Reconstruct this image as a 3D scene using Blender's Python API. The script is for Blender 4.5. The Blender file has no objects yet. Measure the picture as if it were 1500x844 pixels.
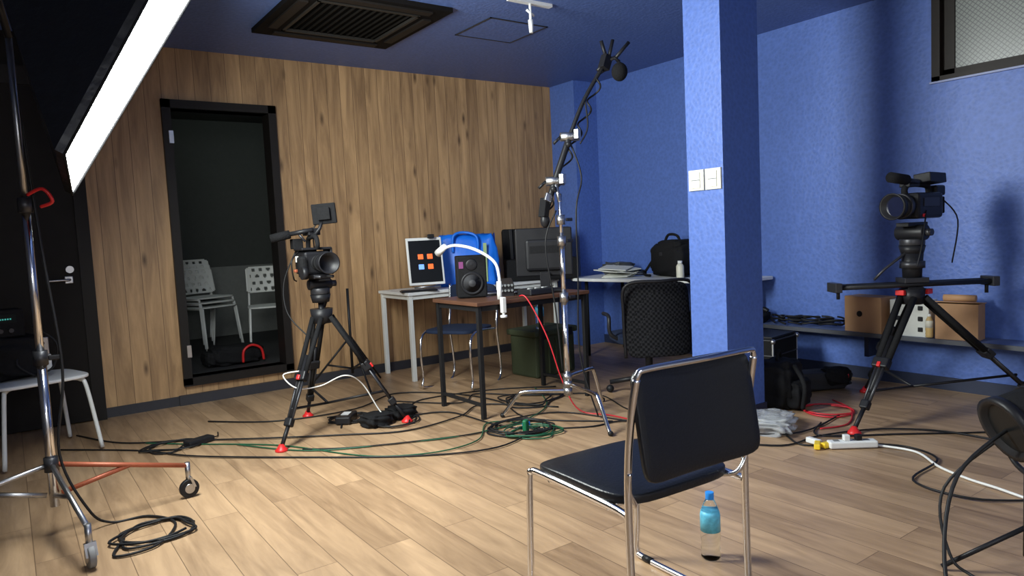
import bpy, bmesh, math, random
from mathutils import Vector as V, Matrix as Mx
random.seed(7)
sc=bpy.context.scene
COL=sc.collection
H=2.65; YW=5.73; XB=5.0
# ---------------------------------------------------------------- materials
_m={}
def nt(name):
    m=bpy.data.materials.new(name); m.use_nodes=True
    n=m.node_tree; b=n.nodes['Principled BSDF']; return m,n,b
def M(name,col,rough=.5,metal=0,var=.12,scale=25,bump=0.0,emit=None,es=0,trans=0,alpha=1,coat=0,ior=1.45):
    if name in _m: return _m[name]
    m,n,b=nt(name)
    tc=n.nodes.new('ShaderNodeTexCoord'); no=n.nodes.new('ShaderNodeTexNoise')
    no.inputs['Scale'].default_value=scale; no.inputs['Detail'].default_value=3
    n.links.new(tc.outputs['Object'],no.inputs['Vector'])
    mx=n.nodes.new('ShaderNodeMix'); mx.data_type='RGBA'
    mx.inputs[6].default_value=(*[c*(1-var) for c in col],1)
    mx.inputs[7].default_value=(*[min(1,c*(1+var)) for c in col],1)
    n.links.new(no.outputs['Fac'],mx.inputs[0]); n.links.new(mx.outputs[2],b.inputs['Base Color'])
    b.inputs['Roughness'].default_value=rough; b.inputs['Metallic'].default_value=metal
    b.inputs['IOR'].default_value=ior
    if bump:
        bp=n.nodes.new('ShaderNodeBump'); bp.inputs['Strength'].default_value=bump; bp.inputs['Distance'].default_value=.01
        n.links.new(no.outputs['Fac'],bp.inputs['Height']); n.links.new(bp.outputs[0],b.inputs['Normal'])
    if emit: b.inputs['Emission Color'].default_value=(*emit,1); b.inputs['Emission Strength'].default_value=es
    if trans: b.inputs['Transmission Weight'].default_value=trans
    if coat: b.inputs['Coat Weight'].default_value=coat
    if alpha<1: b.inputs['Alpha'].default_value=alpha
    _m[name]=m; return m
def plank(name,order,c1,c2,cm,width,length,rough,gsc=(1.2,14),knots=False,contrast=.55,mort=.0035,off=.37):
    m,n,b=nt(name); N=n.nodes.new; L=n.links.new
    tc=N('ShaderNodeTexCoord'); sp=N('ShaderNodeSeparateXYZ'); L(tc.outputs['Object'],sp.inputs[0])
    cb=N('ShaderNodeCombineXYZ'); L(sp.outputs[order[0]],cb.inputs[0]); L(sp.outputs[order[1]],cb.inputs[1])
    def brick(a,c,mc):
        k=N('ShaderNodeTexBrick'); k.offset=off; k.offset_frequency=2; k.squash=1
        k.inputs['Scale'].default_value=1; k.inputs['Mortar Size'].default_value=mort; k.inputs['Mortar Smooth'].default_value=.1
        k.inputs['Brick Width'].default_value=length; k.inputs['Row Height'].default_value=width; k.inputs['Bias'].default_value=0
        k.inputs['Color1'].default_value=a; k.inputs['Color2'].default_value=c; k.inputs['Mortar'].default_value=mc
        L(cb.outputs[0],k.inputs['Vector']); return k
    kr=brick((0,0,0,1),(1,1,1,1),(.5,.5,.5,1))
    mp=N('ShaderNodeMapping'); mp.inputs['Scale'].default_value=(gsc[0],gsc[1],1); L(cb.outputs[0],mp.inputs[0])
    mul=N('ShaderNodeMath'); mul.operation='MULTIPLY'; mul.inputs[1].default_value=37; L(kr.outputs['Color'],mul.inputs[0])
    no=N('ShaderNodeTexNoise'); no.noise_dimensions='4D'; no.inputs['Scale'].default_value=1.6; no.inputs['Detail'].default_value=6; no.inputs['Roughness'].default_value=.62; no.inputs['Distortion'].default_value=.7
    L(mp.outputs[0],no.inputs['Vector']); L(mul.outputs[0],no.inputs['W'])
    rm=N('ShaderNodeMapRange'); rm.inputs['From Min'].default_value=.32; rm.inputs['From Max'].default_value=.68; L(no.outputs['Fac'],rm.inputs['Value'])
    a1=N('ShaderNodeMath'); a1.operation='MULTIPLY'; a1.inputs[1].default_value=contrast; L(rm.outputs[0],a1.inputs[0])
    a2=N('ShaderNodeMath'); a2.operation='MULTIPLY_ADD'; a2.inputs[1].default_value=1-contrast; L(kr.outputs['Color'],a2.inputs[0]); L(a1.outputs[0],a2.inputs[2])
    mx=N('ShaderNodeMix'); mx.data_type='RGBA'; mx.inputs[6].default_value=(*c1,1); mx.inputs[7].default_value=(*c2,1); L(a2.outputs[0],mx.inputs[0])
    out=mx.outputs[2]
    if knots:
        mp2=N('ShaderNodeMapping'); mp2.inputs['Scale'].default_value=(2.4,7.5,1); L(cb.outputs[0],mp2.inputs[0])
        vo=N('ShaderNodeTexVoronoi'); vo.inputs['Scale'].default_value=1; L(mp2.outputs[0],vo.inputs['Vector'])
        r2=N('ShaderNodeMapRange'); r2.inputs['From Min'].default_value=.03; r2.inputs['From Max'].default_value=.17; L(vo.outputs['Distance'],r2.inputs['Value'])
        m3=N('ShaderNodeMix'); m3.data_type='RGBA'; m3.inputs[6].default_value=(*[c*.6 for c in c1],1); L(r2.outputs[0],m3.inputs[0]); L(out,m3.inputs[7]); out=m3.outputs[2]
    m2=N('ShaderNodeMix'); m2.data_type='RGBA'; m2.inputs[7].default_value=(*cm,1)
    L(kr.outputs['Fac'],m2.inputs[0]); L(out,m2.inputs[6]); L(m2.outputs[2],b.inputs['Base Color'])
    b.inputs['Roughness'].default_value=rough
    bp=N('ShaderNodeBump'); bp.inputs['Strength'].default_value=.12; bp.inputs['Distance'].default_value=.004; L(rm.outputs[0],bp.inputs['Height']); L(bp.outputs[0],b.inputs['Normal'])
    return m
m_floor=plank('floor_vinyl_plank',(1,0),(.18,.108,.058),(.52,.345,.20),(.15,.09,.05),.15,1.22,.40,gsc=(1.1,9),contrast=.6,mort=.0016)
m_wood=plank('wood_panel_wallpaper',(2,0),(.185,.104,.048),(.60,.375,.18),(.15,.085,.04),.115,5.6,.5,gsc=(.9,9),knots=True,contrast=.68,mort=.002,off=0)
def blue(name,col):
    m,n,b=nt(name); N=n.nodes.new; L=n.links.new
    tc=N('ShaderNodeTexCoord'); vo=N('ShaderNodeTexVoronoi'); vo.inputs['Scale'].default_value=38; L(tc.outputs['Object'],vo.inputs['Vector'])
    no=N('ShaderNodeTexNoise'); no.inputs['Scale'].default_value=60; L(tc.outputs['Object'],no.inputs['Vector'])
    mx=N('ShaderNodeMix'); mx.data_type='RGBA'; mx.inputs[6].default_value=(*[c*.85 for c in col],1); mx.inputs[7].default_value=(*[c*1.12 for c in col],1)
    L(vo.outputs['Distance'],mx.inputs[0]); L(mx.outputs[2],b.inputs['Base Color'])
    ad=N('ShaderNodeMath'); L(vo.outputs['Distance'],ad.inputs[0]); L(no.outputs['Fac'],ad.inputs[1])
    bp=N('ShaderNodeBump'); bp.inputs['Strength'].default_value=.35; bp.inputs['Distance'].default_value=.004; L(ad.outputs[0],bp.inputs['Height']); L(bp.outputs[0],b.inputs['Normal'])
    b.inputs['Roughness'].default_value=.5; return m
m_blue=blue('blue_wallpaper',(.082,.155,.46))
m_blueC=blue('blue_ceiling_paper',(.095,.155,.38))
black=M('black_plastic',(.012,.012,.014),.42,var=.2,ior=1.33); blackm=M('black_matte',(.011,.011,.012),.8,var=.3,scale=80,bump=.2,ior=1.22)
rubber=M('black_rubber_cable',(.010,.010,.011),.5,ior=1.35)
dgrey=M('dark_grey_metal',(.05,.05,.055),.4,.6); chrome=M('chrome',(.75,.75,.77),.16,1,var=.03)
steel=M('brushed_steel',(.45,.45,.46),.35,1); alu=M('aluminium',(.6,.6,.6),.4,.8)
white=M('white_plastic',(.72,.73,.72),.4,var=.03); whitem=M('white_painted_metal',(.7,.72,.7),.35,var=.03)
red=M('red_plastic',(.6,.02,.02),.4); redm=M('red_orange_metal',(.36,.10,.05),.45,.3)
vinyl=M('black_vinyl',(.010,.011,.014),.34,var=.2,scale=120,bump=.12,ior=1.4)
darkdoor=M('dark_brown_door',(.011,.009,.008),.55,var=.3,scale=12,ior=1.25); frameb=M('dark_frame',(.013,.011,.010),.5,ior=1.3)
baseb=M('dark_baseboard',(.03,.03,.037),.5); baseblue=M('navy_baseboard',(.02,.028,.06),.5)
grey=M('grey_paint',(.16,.17,.17),.7); cream=M('cream_plastic',(.62,.6,.5),.4,var=.03)
brownt=M('brown_laminate',(.10,.047,.028),.45,scale=8,var=.3,ior=1.35); tan=M('tan_plywood',(.46,.26,.13),.6,scale=9)
khaki=M('khaki_plastic',(.045,.055,.03),.6,ior=1.3); green=M('green_cable',(.008,.075,.035),.5); redc=M('red_cable',(.5,.02,.03),.4)
whitec=M('white_cable',(.75,.75,.72),.4); yellow=M('yellow_plastic',(.8,.55,.03),.4); bluep=M('blue_bag_plastic',(.008,.16,.75),.4,bump=.5,scale=9)
bluecap=M('blue_cap_plastic',(.02,.25,.75),.35); glass=M('clear_pet',(.93,.96,.98),.04,trans=1,var=0,ior=1.2); label=M('bottle_label',(.12,.5,.8),.4,scale=70,var=.5)
film=M('clear_film',(.75,.77,.8),.15,trans=.55,bump=.8,scale=30,alpha=.75); wool=M('foam',(.012,.012,.013),.95,bump=.5,scale=200,ior=1.2)
glassb=M('lens_glass',(.01,.012,.03),.05,coat=1); screen=M('dark_screen',(.01,.012,.014),.12); navy=M('navy_fabric',(.012,.02,.045),.8,ior=1.3)
fabric=M('softbox_black_fabric',(.006,.006,.007),.42,bump=.6,scale=18); paper=M('paper',(.62,.63,.58),.7); orange=M('orange_icon',(.8,.1,.02),.4,emit=(1,.15,.03),es=1.0)
blueic=M('blue_icon',(.1,.25,.8),.4,emit=(.2,.4,1),es=1.0); leds=M('dim_display',(.02,.2,.2),.3,emit=(.1,.7,.6),es=.4)
# ---------------------------------------------------------------- builders
class G:
    def __init__(s,name,loc=(0,0,0),yaw=0,world=False,scale=1):
        s.r=bpy.data.objects.new(name,None); s.r.empty_display_size=.1; COL.objects.link(s.r)
        s.r.location=loc; s.r.rotation_euler=(0,0,yaw); s.r.scale=(scale,)*3; s.w=world
        s.m=Mx.Translation(V(loc))@Mx.Rotation(yaw,4,'Z')
def fin(g,name,bm,mat,smooth=False,bevel=0,seg=2,sub=0):
    me=bpy.data.meshes.new(name); bmesh.ops.recalc_face_normals(bm,faces=bm.faces[:]); bm.to_mesh(me); bm.free()
    ob=bpy.data.objects.new(name,me); COL.objects.link(ob); me.materials.append(mat)
    if smooth:
        for p in me.polygons: p.use_smooth=True
    if bevel:
        b=ob.modifiers.new('b','BEVEL'); b.width=bevel; b.segments=seg; b.limit_method='ANGLE'
    if g is not None:
        ob.parent=g.r
        if g.w: ob.matrix_parent_inverse=g.m.inverted()
    return ob
def R3(x=0,y=0,z=0): return Mx.Rotation(z,4,'Z')@Mx.Rotation(y,4,'Y')@Mx.Rotation(x,4,'X')
def box(g,n,c,s,mat,rot=None,bevel=.004,seg=2):
    bm=bmesh.new(); bmesh.ops.create_cube(bm,size=1); bmesh.ops.scale(bm,vec=V(s),verts=bm.verts)
    if rot is not None: bmesh.ops.transform(bm,matrix=rot,verts=bm.verts)
    bmesh.ops.translate(bm,vec=V(c),verts=bm.verts); return fin(g,n,bm,mat,bevel=bevel,seg=seg)
def boxes(n,lst,mat,g=None):
    bm=bmesh.new()
    for a,b in lst:
        r=bmesh.ops.create_cube(bm,size=1); vs=r['verts']; a=V(a);b=V(b)
        bmesh.ops.scale(bm,vec=b-a,verts=vs); bmesh.ops.translate(bm,vec=(a+b)/2,verts=vs)
    return fin(g,n,bm,mat)
def smoothpts(P,k=6):
    P=[V(p) for p in P]; out=[]
    n=len(P)
    for i in range(n-1):
        p0=P[max(i-1,0)];p1=P[i];p2=P[i+1];p3=P[min(i+2,n-1)]
        for j in range(k):
            t=j/k; out.append(.5*((2*p1)+(-p0+p2)*t+(2*p0-5*p1+4*p2-p3)*t*t+(-p0+3*p1-3*p2+p3)*t**3))
    out.append(P[-1]); return out
def sweep(bm,P,r,seg=8,cap=True):
    P=[V(p) for p in P]; Q=[P[0]]
    for p in P[1:]:
        if (p-Q[-1]).length>1e-5: Q.append(p)
    P=Q; rs=r if isinstance(r,(list,tuple)) else [r]*len(P)
    rings=[]; up=None
    for i,p in enumerate(P):
        t=(P[min(i+1,len(P)-1)]-P[max(i-1,0)]).normalized()
        if up is None:
            a=V((0,0,1)) if abs(t.z)<.9 else V((1,0,0)); up=(a-t*a.dot(t)).normalized()
        else:
            up=(up-t*up.dot(t)); up=up.normalized() if up.length>1e-4 else V((1,0,0))
        s=t.cross(up); rr=rs[min(i,len(rs)-1)]
        rings.append([bm.verts.new(p+(up*math.cos(q)+s*math.sin(q))*rr) for q in [2*math.pi*k/seg for k in range(seg)]])
    for a,b in zip(rings,rings[1:]):
        for k in range(seg): bm.faces.new((a[k],a[(k+1)%seg],b[(k+1)%seg],b[k]))
    if cap: bm.faces.new(rings[0][::-1]); bm.faces.new(rings[-1])
def tube(g,n,P,r,mat,sm=True,seg=8,k=6):
    bm=bmesh.new(); sweep(bm,smoothpts(P,k) if sm and len(P)>2 else P,r,seg); return fin(g,n,bm,mat,True)
def tubes(g,n,L,r,mat,sm=False,seg=8,k=6):
    bm=bmesh.new()
    for P in L: sweep(bm,smoothpts(P,k) if sm and len(P)>2 else P,r,seg)
    return fin(g,n,bm,mat,True)
def cyl(g,n,a,b,r,mat,r2=None,seg=24,bevel=0):
    bm=bmesh.new(); a=V(a);b=V(b); r2=r if r2 is None else r2
    t=(b-a).normalized(); q=V((0,0,1)) if abs(t.z)<.9 else V((1,0,0)); u=(q-t*q.dot(t)).normalized(); s=t.cross(u)
    A=[bm.verts.new(a+(u*math.cos(k)+s*math.sin(k))*r) for k in [2*math.pi*i/seg for i in range(seg)]]
    B=[bm.verts.new(b+(u*math.cos(k)+s*math.sin(k))*r2) for k in [2*math.pi*i/seg for i in range(seg)]]
    for i in range(seg):
        f=bm.faces.new((A[i],A[(i+1)%seg],B[(i+1)%seg],B[i])); f.smooth=True
    bm.faces.new(A[::-1]); bm.faces.new(B)
    return fin(g,n,bm,mat,bevel=bevel)
def lathe(g,n,o,ax,prof,mat,seg=28):
    bm=bmesh.new(); o=V(o); t=V(ax).normalized(); q=V((0,0,1)) if abs(t.z)<.9 else V((1,0,0)); u=(q-t*q.dot(t)).normalized(); s=t.cross(u)
    rings=[[bm.verts.new(o+t*h+(u*math.cos(k)+s*math.sin(k))*max(r,.0004)) for k in [2*math.pi*i/seg for i in range(seg)]] for r,h in prof]
    for A,B in zip(rings,rings[1:]):
        for i in range(seg): bm.faces.new((A[i],A[(i+1)%seg],B[(i+1)%seg],B[i]))
    bm.faces.new(rings[0][::-1]); bm.faces.new(rings[-1])
    return fin(g,n,bm,mat,True)
def ball(g,n,c,r,mat,rot=None,jit=0,sub=3):
    bm=bmesh.new(); bmesh.ops.create_icosphere(bm,subdivisions=sub,radius=1)
    r=(r,r,r) if not isinstance(r,(tuple,list)) else r
    bmesh.ops.scale(bm,vec=V(r),verts=bm.verts)
    if rot is not None: bmesh.ops.transform(bm,matrix=rot,verts=bm.verts)
    bmesh.ops.translate(bm,vec=V(c),verts=bm.verts); return fin(g,n,bm,mat,True)
def prism(g,n,pts,vec,mat,bevel=0):
    bm=bmesh.new(); A=[bm.verts.new(V(p)) for p in pts]; B=[bm.verts.new(V(p)+V(vec)) for p in pts]; k=len(pts)
    bm.faces.new(A[::-1]); bm.faces.new(B)
    for i in range(k): bm.faces.new((A[i],A[(i+1)%k],B[(i+1)%k],B[i]))
    return fin(g,n,bm,mat,bevel=bevel)
def softbag(g,n,c,s,mat,yaw=0,jit=.06,p=.55):
    bm=bmesh.new(); bmesh.ops.create_icosphere(bm,subdivisions=4,radius=1)
    for v in bm.verts:
        d=v.co.copy(); v.co=V([math.copysign(abs(a)**p,a) for a in d])
        v.co*=1+jit*math.sin(d.x*9+1)*math.cos(d.y*7)+jit*.7*math.sin(d.z*11+d.x*6)
        v.co.z=max(v.co.z,-.97)
    bmesh.ops.scale(bm,vec=V(s)*.5,verts=bm.verts); bmesh.ops.transform(bm,matrix=R3(z=yaw),verts=bm.verts)
    bmesh.ops.translate(bm,vec=V(c),verts=bm.verts); return fin(g,n,bm,mat,True)
def superpad(g,n,c,s,mat,rot=None,bend=0,bendx=0,e=5,bevel=.005):
    bm=bmesh.new(); N=16
    bmesh.ops.create_grid(bm,x_segments=N,y_segments=N,size=.5)
    r=bmesh.ops.extrude_face_region(bm,geom=bm.faces[:]); vs=[v for v in r['geom'] if isinstance(v,bmesh.types.BMVert)]
    bmesh.ops.translate(bm,vec=(0,0,1),verts=vs)
    for v in bm.verts:
        x,y=v.co.x*2,v.co.y*2; ee=(abs(x)**8+abs(y)**8); rr=max(abs(x),abs(y))
        if rr>0:
            k=1/((abs(x/rr)**e+abs(y/rr)**e)**(1/e)); x*=k; y*=k
        zz=v.co.z-.5
        v.co=V((x/2*s[0],y/2*s[1],zz*s[2]*(1-.35*min(1,ee))))
        v.co.z+=bend*(x*x)+bendx*max(0,y)**3
    if rot is not None: bmesh.ops.transform(bm,matrix=rot,verts=bm.verts)
    bmesh.ops.translate(bm,vec=V(c),verts=bm.verts); return fin(g,n,bm,mat,True,bevel=bevel)
# ---------------------------------------------------------------- room shell
DX0,DX1,DZ0,DZ1=1.07,1.80,.2,2.21
boxes('floor',[((-1.6,-2.2,-.1),(XB+.1,YW+.12,0))],m_floor)
boxes('ceiling',[((-1.6,-2.2,H),(XB+.1,YW+.12,H+.1))],m_blueC)
boxes('wall_north',[((.5,YW,0),(DX0,YW+.12,H)),((DX1,YW,0),(XB+.1,YW+.12,H)),((DX0,YW,0),(DX1,YW+.12,DZ0)),((DX0,YW,DZ1),(DX1,YW+.12,H))],m_wood)
boxes('wall_north_dark_section',[((-1.6,YW,0),(.5,YW+.12,H))],darkdoor)
WY0,WY1,WZ0,WZ1=.85,2.17,2.02,2.62
boxes('wall_east',[((XB,WY1,0),(XB+.12,YW+.1,H)),((XB,-2.2,0),(XB+.12,WY0,H)),((XB,WY0,0),(XB+.12,WY1,WZ0)),((XB,WY0,WZ1),(XB+.12,WY1,H))],m_blue)
boxes('wall_west',[((-1.7,-2.2,0),(-1.6,YW+.12,H))],grey)
boxes('wall_south',[((-1.7,-2.3,0),(XB+.12,-2.2,H))],M('light_wall',(.6,.6,.62),.7))
boxes('wall_corner_pillar',[((4.70,5.36,0),(XB,YW,H))],m_blue)
boxes('wall_column',[((3.355,2.57,0),(3.70,2.83,H))],m_blue)
boxes('baseboard_north',[((.5,YW-.012,0),(1.0,YW,.07)),((.98,YW-.03,0),(4.7,YW,.075))],baseb)
boxes('baseboard_east',[((XB-.012,-2.2,0),(XB,5.36,.085))],baseblue)
boxes('baseboard_column',[((3.345,2.56,0),(3.71,2.84,.07))],baseblue)
g=G('doorway_frame',(1.43,YW,DZ0),world=True)
for n,a,b in [('jamb_left',(1.02,5.69,.15),(1.08,5.86,2.27)),('jamb_right',(1.79,5.69,.15),(1.85,5.86,2.27)),('head',(1.02,5.69,2.21),(1.85,5.86,2.27)),('sill',(1.02,5.69,.14),(1.85,5.86,.2))]:
    boxes(n,[(a,b)],frameb,g)
boxes('hinge_top',[((1.055,5.675,1.95),(1.085,5.692,2.04))],steel,g); boxes('hinge_bottom',[((1.055,5.675,.36),(1.085,5.692,.45))],steel,g)
RZ=.16
boxes('floor_back_room',[((.3,YW+.12,RZ-.1),(3.6,8.6,RZ))],M('back_room_floor',(.03,.03,.032),.6))
boxes('ceiling_back_room',[((.3,YW+.12,2.6),(3.6,8.6,2.7))],M('back_room_ceiling',(.06,.065,.065),.8))
boxes('wall_back_room',[((.2,8.5,RZ),(3.7,8.6,2.6)),((.2,YW+.12,RZ),(.3,8.5,2.6)),((3.6,YW+.12,RZ),(3.7,8.5,2.6))],M('charcoal_wall',(.06,.066,.062),.8))
boxes('trim_back_room',[((.3,8.47,RZ),(3.6,8.5,.95))],M('grey_dado',(.2,.21,.2),.8))
g=G('fluorescent_ceiling_light',(2.1,7.4,2.57),world=True)
boxes('housing',[((1.75,7.3,2.55),(2.75,7.42,2.6))],white,g); cyl(g,'tube_lamp',(1.8,7.36,2.535),(2.7,7.36,2.535),.013,M('dim_tube',(.8,.8,.8),.4,emit=(.8,.95,.92),es=16))
g=G('door_1',(0,5.7,0),world=True)
boxes('leaf',[((-.42,5.685,.01),(.42,5.725,2.3))],darkdoor,g)
boxes('frame',[((.42,5.67,0),(.5,5.73,2.42)),((-.5,5.67,0),(-.42,5.73,2.42)),((-.42,5.67,2.3),(.42,5.73,2.42))],frameb,g)
cyl(g,'lock_cylinder',(.36,5.69,1.07),(.36,5.665,1.07),.024,steel); box(g,'handle_rose',(.35,5.68,1.0),(.05,.012,.05),steel)
tube(g,'lever',[(.35,5.68,1.0),(.35,5.64,1.0),(.30,5.63,1.0),(.22,5.63,1.0)],.008,steel)
def wireglass():
    m,n,b=nt('wired_glass'); N=n.nodes.new; L=n.links.new
    tc=N('ShaderNodeTexCoord'); outs=[]
    for s in (1,-1):
        mp=N('ShaderNodeMapping'); mp.inputs['Rotation'].default_value=(s*.785,0,0); L(tc.outputs['Object'],mp.inputs[0])
        w=N('ShaderNodeTexWave'); w.bands_direction='Y'; w.inputs['Scale'].default_value=14; L(mp.outputs[0],w.inputs['Vector'])
        r=N('ShaderNodeMapRange'); r.inputs['From Min'].default_value=.82; r.inputs['From Max'].default_value=.97; L(w.outputs['Fac'],r.inputs['Value']); outs.append(r.outputs[0])
    mxm=N('ShaderNodeMath'); mxm.operation='MAXIMUM'; L(outs[0],mxm.inputs[0]); L(outs[1],mxm.inputs[1])
    mx=N('ShaderNodeMix'); mx.data_type='RGBA'; mx.inputs[6].default_value=(.17,.185,.17,1); mx.inputs[7].default_value=(.06,.065,.065,1)
    L(mxm.outputs[0],mx.inputs[0]); L(mx.outputs[2],b.inputs['Base Color']); b.inputs['Roughness'].default_value=.3; return m
g=G('window_1',(XB,1.5,2.3),world=True); bronze=M('bronze_window_frame',(.014,.010,.008),.5,0,ior=1.3)
boxes('frame_outer',[((XB-.015,WY0,WZ0),(XB+.12,WY0+.05,WZ1)),((XB-.015,WY1-.05,WZ0),(XB+.12,WY1,WZ1)),((XB-.015,WY0,WZ0),(XB+.12,WY1,WZ0+.03)),((XB-.015,WY0,WZ1-.05),(XB+.12,WY1,WZ1))],bronze,g)
boxes('sash',[((XB+.03,WY1-.12,WZ0+.03),(XB+.06,WY1-.05,WZ1-.05)),((XB+.03,WY0+.05,WZ0+.03),(XB+.06,WY1-.05,WZ0+.07))],bronze,g)
boxes('wired_glass_pane',[((XB+.04,WY0+.04,WZ0+.03),(XB+.048,WY1-.05,WZ1-.05))],wireglass(),g)
boxes('sill_trim',[((XB-.02,WY0-.01,WZ0-.012),(XB+.01,WY1+.01,WZ0))],M('pale_trim',(.25,.29,.48),.5),g)
g=G('ceiling_air_conditioner',(2,4.5,H),world=True); ac=M('ac_black',(.007,.0062,.006),.7,ior=1.15)
boxes('panel',[((1.5,4.0,H-.03),(2.5,4.16,H)),((1.5,4.84,H-.03),(2.5,5.0,H)),((1.5,4.16,H-.03),(1.66,4.84,H)),((2.34,4.16,H-.03),(2.5,4.84,H))],ac,g)
boxes('intake_grille_bed',[((1.66,4.16,H-.012),(2.34,4.84,H-.005))],M('ac_inner',(.004,.004,.004),.8,ior=1.1),g)
boxes('grille_slats',[((1.68+i*.0475,4.18,H-.024),(1.688+i*.0475,4.82,H-.012)) for i in range(14)],M('ac_slats',(.010,.009,.008),.7,ior=1.15),g)
boxes('inner_rim',[((1.655,4.155,H-.038),(2.345,4.175,H-.02)),((1.655,4.825,H-.038),(2.345,4.845,H-.02)),((1.655,4.155,H-.038),(1.675,4.845,H-.02)),((2.325,4.155,H-.038),(2.345,4.845,H-.02))],M('ac_rim',(.022,.02,.018),.5,ior=1.3),g)
for i,(a,b) in enumerate([((1.62,4.05),(2.38,4.11)),((1.62,4.89),(2.38,4.95)),((1.55,4.2),(1.61,4.8)),((2.39,4.2),(2.45,4.8))]):
    boxes('louver_%d'%(i+1),[((a[0],a[1],H-.042),(b[0],b[1],H-.03))],M('louver_brown',(.013,.011,.010),.5,ior=1.2),g)
g=G('ceiling_access_hatch',(3.08,4.29,H),world=True)
boxes('trim',[((2.83,4.05,H-.006),(3.33,4.062,H)),((2.83,4.508,H-.006),(3.33,4.52,H)),((2.83,4.05,H-.006),(2.842,4.52,H)),((3.318,4.05,H-.006),(3.33,4.52,H))],dgrey,g)
boxes('panel',[((2.842,4.062,H-.003),(3.318,4.508,H-.001))],m_blueC,g)
g=G('ceiling_spotlight_bracket',(2.87,3.66,H),world=True)
boxes('rail',[((2.70,3.64,H-.02),(3.04,3.68,H))],white,g); cyl(g,'stem',(2.87,3.66,H-.02),(2.87,3.66,H-.13),.009,white); cyl(g,'knuckle',(2.87,3.66,H-.12),(2.87,3.66,H-.2),.018,white,.012)
tubes(g,'yoke',[[(2.84,3.66,H-.06),(2.9,3.66,H-.09)]],.008,white)
g=G('added_ceiling_fill',(1.2,-1.0,H),world=True)  # unseen glowing panel behind the camera, added as fill for the room
boxes('housing',[((.6,-1.5,H-.04),(1.8,-.9,H))],white,g); boxes('diffuser',[((.64,-1.46,H-.05),(1.76,-.94,H-.04))],M('fill_panel_emission',(.8,.8,.8),.5,emit=(.95,.97,1),es=17),g)
g=G('added_fill_globe',(-.2,-1.0,0),world=True)  # unseen globe on a stand, added to brighten the ceiling and everything else
ball(g,'globe',(-.2,-1.0,1.75),.24,M('fill_globe_glow',(.9,.9,.9),.6,emit=(.96,.98,.98),es=34)); cyl(g,'stand',(-.2,-1.0,.1),(-.2,-1.0,1.52),.014,black)
for i in range(3):
    a=i*2.094; d=V((math.cos(a),math.sin(a),0)); tubes(g,'leg_%d'%i,[[(-.2,-1.0,.3),V((-.2,-1.0,.012))+d*.4]],.01,black)
g=G('wall_light_switch',(3.355,2.7,1.42),world=True)
for i,y in enumerate((2.755,2.635)):
    boxes('plate_%d'%i,[((3.343,y-.055,1.37),(3.355,y+.055,1.49))],cream,g); boxes('rocker_%d'%i,[((3.338,y-.028,1.385),(3.345,y+.028,1.475))],white,g); boxes('rocker_seam_%d'%i,[((3.3365,y-.028,1.428),(3.3385,y+.028,1.432))],grey,g)
# ---------------------------------------------------------------- softbox + rolling stand
sh=V((-.035,.025,0)); A=V((.19,2.74,1.52))+sh; B=V((.27,3.53,1.44))+sh; L_=V((.53,.03,.88))*1.28
w_=B-A; n_=w_.cross(L_).normalized()
if n_.x<0: n_=-n_
g=G('softbox_light',(A+B+L_)/2,world=True)
F=[A+V((.010,-.006,-.005)),B,B+L_,A+L_+V((-.06,.045,0))]; ctr=sum(F,V())/4; bc=ctr-n_*.48
Bk=[bc+(p-ctr)*.16 for p in F]
bm=bmesh.new(); f=[bm.verts.new(p+n_*.03) for p in F]; f1=[bm.verts.new(p) for p in F]; k=[bm.verts.new(p) for p in Bk]
for i in range(4):
    j=(i+1)%4; bm.faces.new((f[i],f[j],f1[j],f1[i])); bm.faces.new((f1[i],f1[j],k[j],k[i]))
bm.faces.new(k); fin(g,'fabric_body',bm,fabric)
bm=bmesh.new(); bm.faces.new([bm.verts.new(p+(ctr-p)*.012+n_*.026) for p in F]); fin(g,'diffuser_face',bm,M('softbox_diffuser',(.9,.9,.9),.6,emit=(.95,1,.96),es=52))
tubes(g,'edge_piping',[[F[i]+n_*.03,F[(i+1)%4]+n_*.03] for i in range(4)],.005,blackm)
cyl(g,'lamp_housing',bc,bc-n_*.2,.08,black); cyl(g,'speed_ring',bc+n_*.02,bc-n_*.02,.1,dgrey)
mt=V((.09,3.5,2.05)); tubes(g,'tilt_bracket',[[bc-n_*.1,mt]],.014,dgrey)
g=G('rolling_light_stand',(.09,3.5,0),world=True)
cyl(g,'column_lower',(.09,3.5,.12),(.09,3.5,.75),.019,chrome); cyl(g,'column_mid',(.09,3.5,.7),(.09,3.5,1.4),.0155,chrome); cyl(g,'column_upper',(.09,3.5,1.35),(.09,3.5,2.06),.012,steel)
for i,z in enumerate((.30,.75,1.38)): cyl(g,'collar_%d'%i,(.09,3.5,z-.03),(.09,3.5,z+.03),.027,dgrey)
tube(g,'red_tie',[(.1,3.47,1.42),(.15,3.42,1.44),(.18,3.42,1.39),(.14,3.45,1.37)],.007,red)
box(g,'lock_knob',(.14,3.47,.75),(.05,.02,.02),black)
feet=[(.17,3.02),(.62,3.56),(-.42,3.62)]
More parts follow.
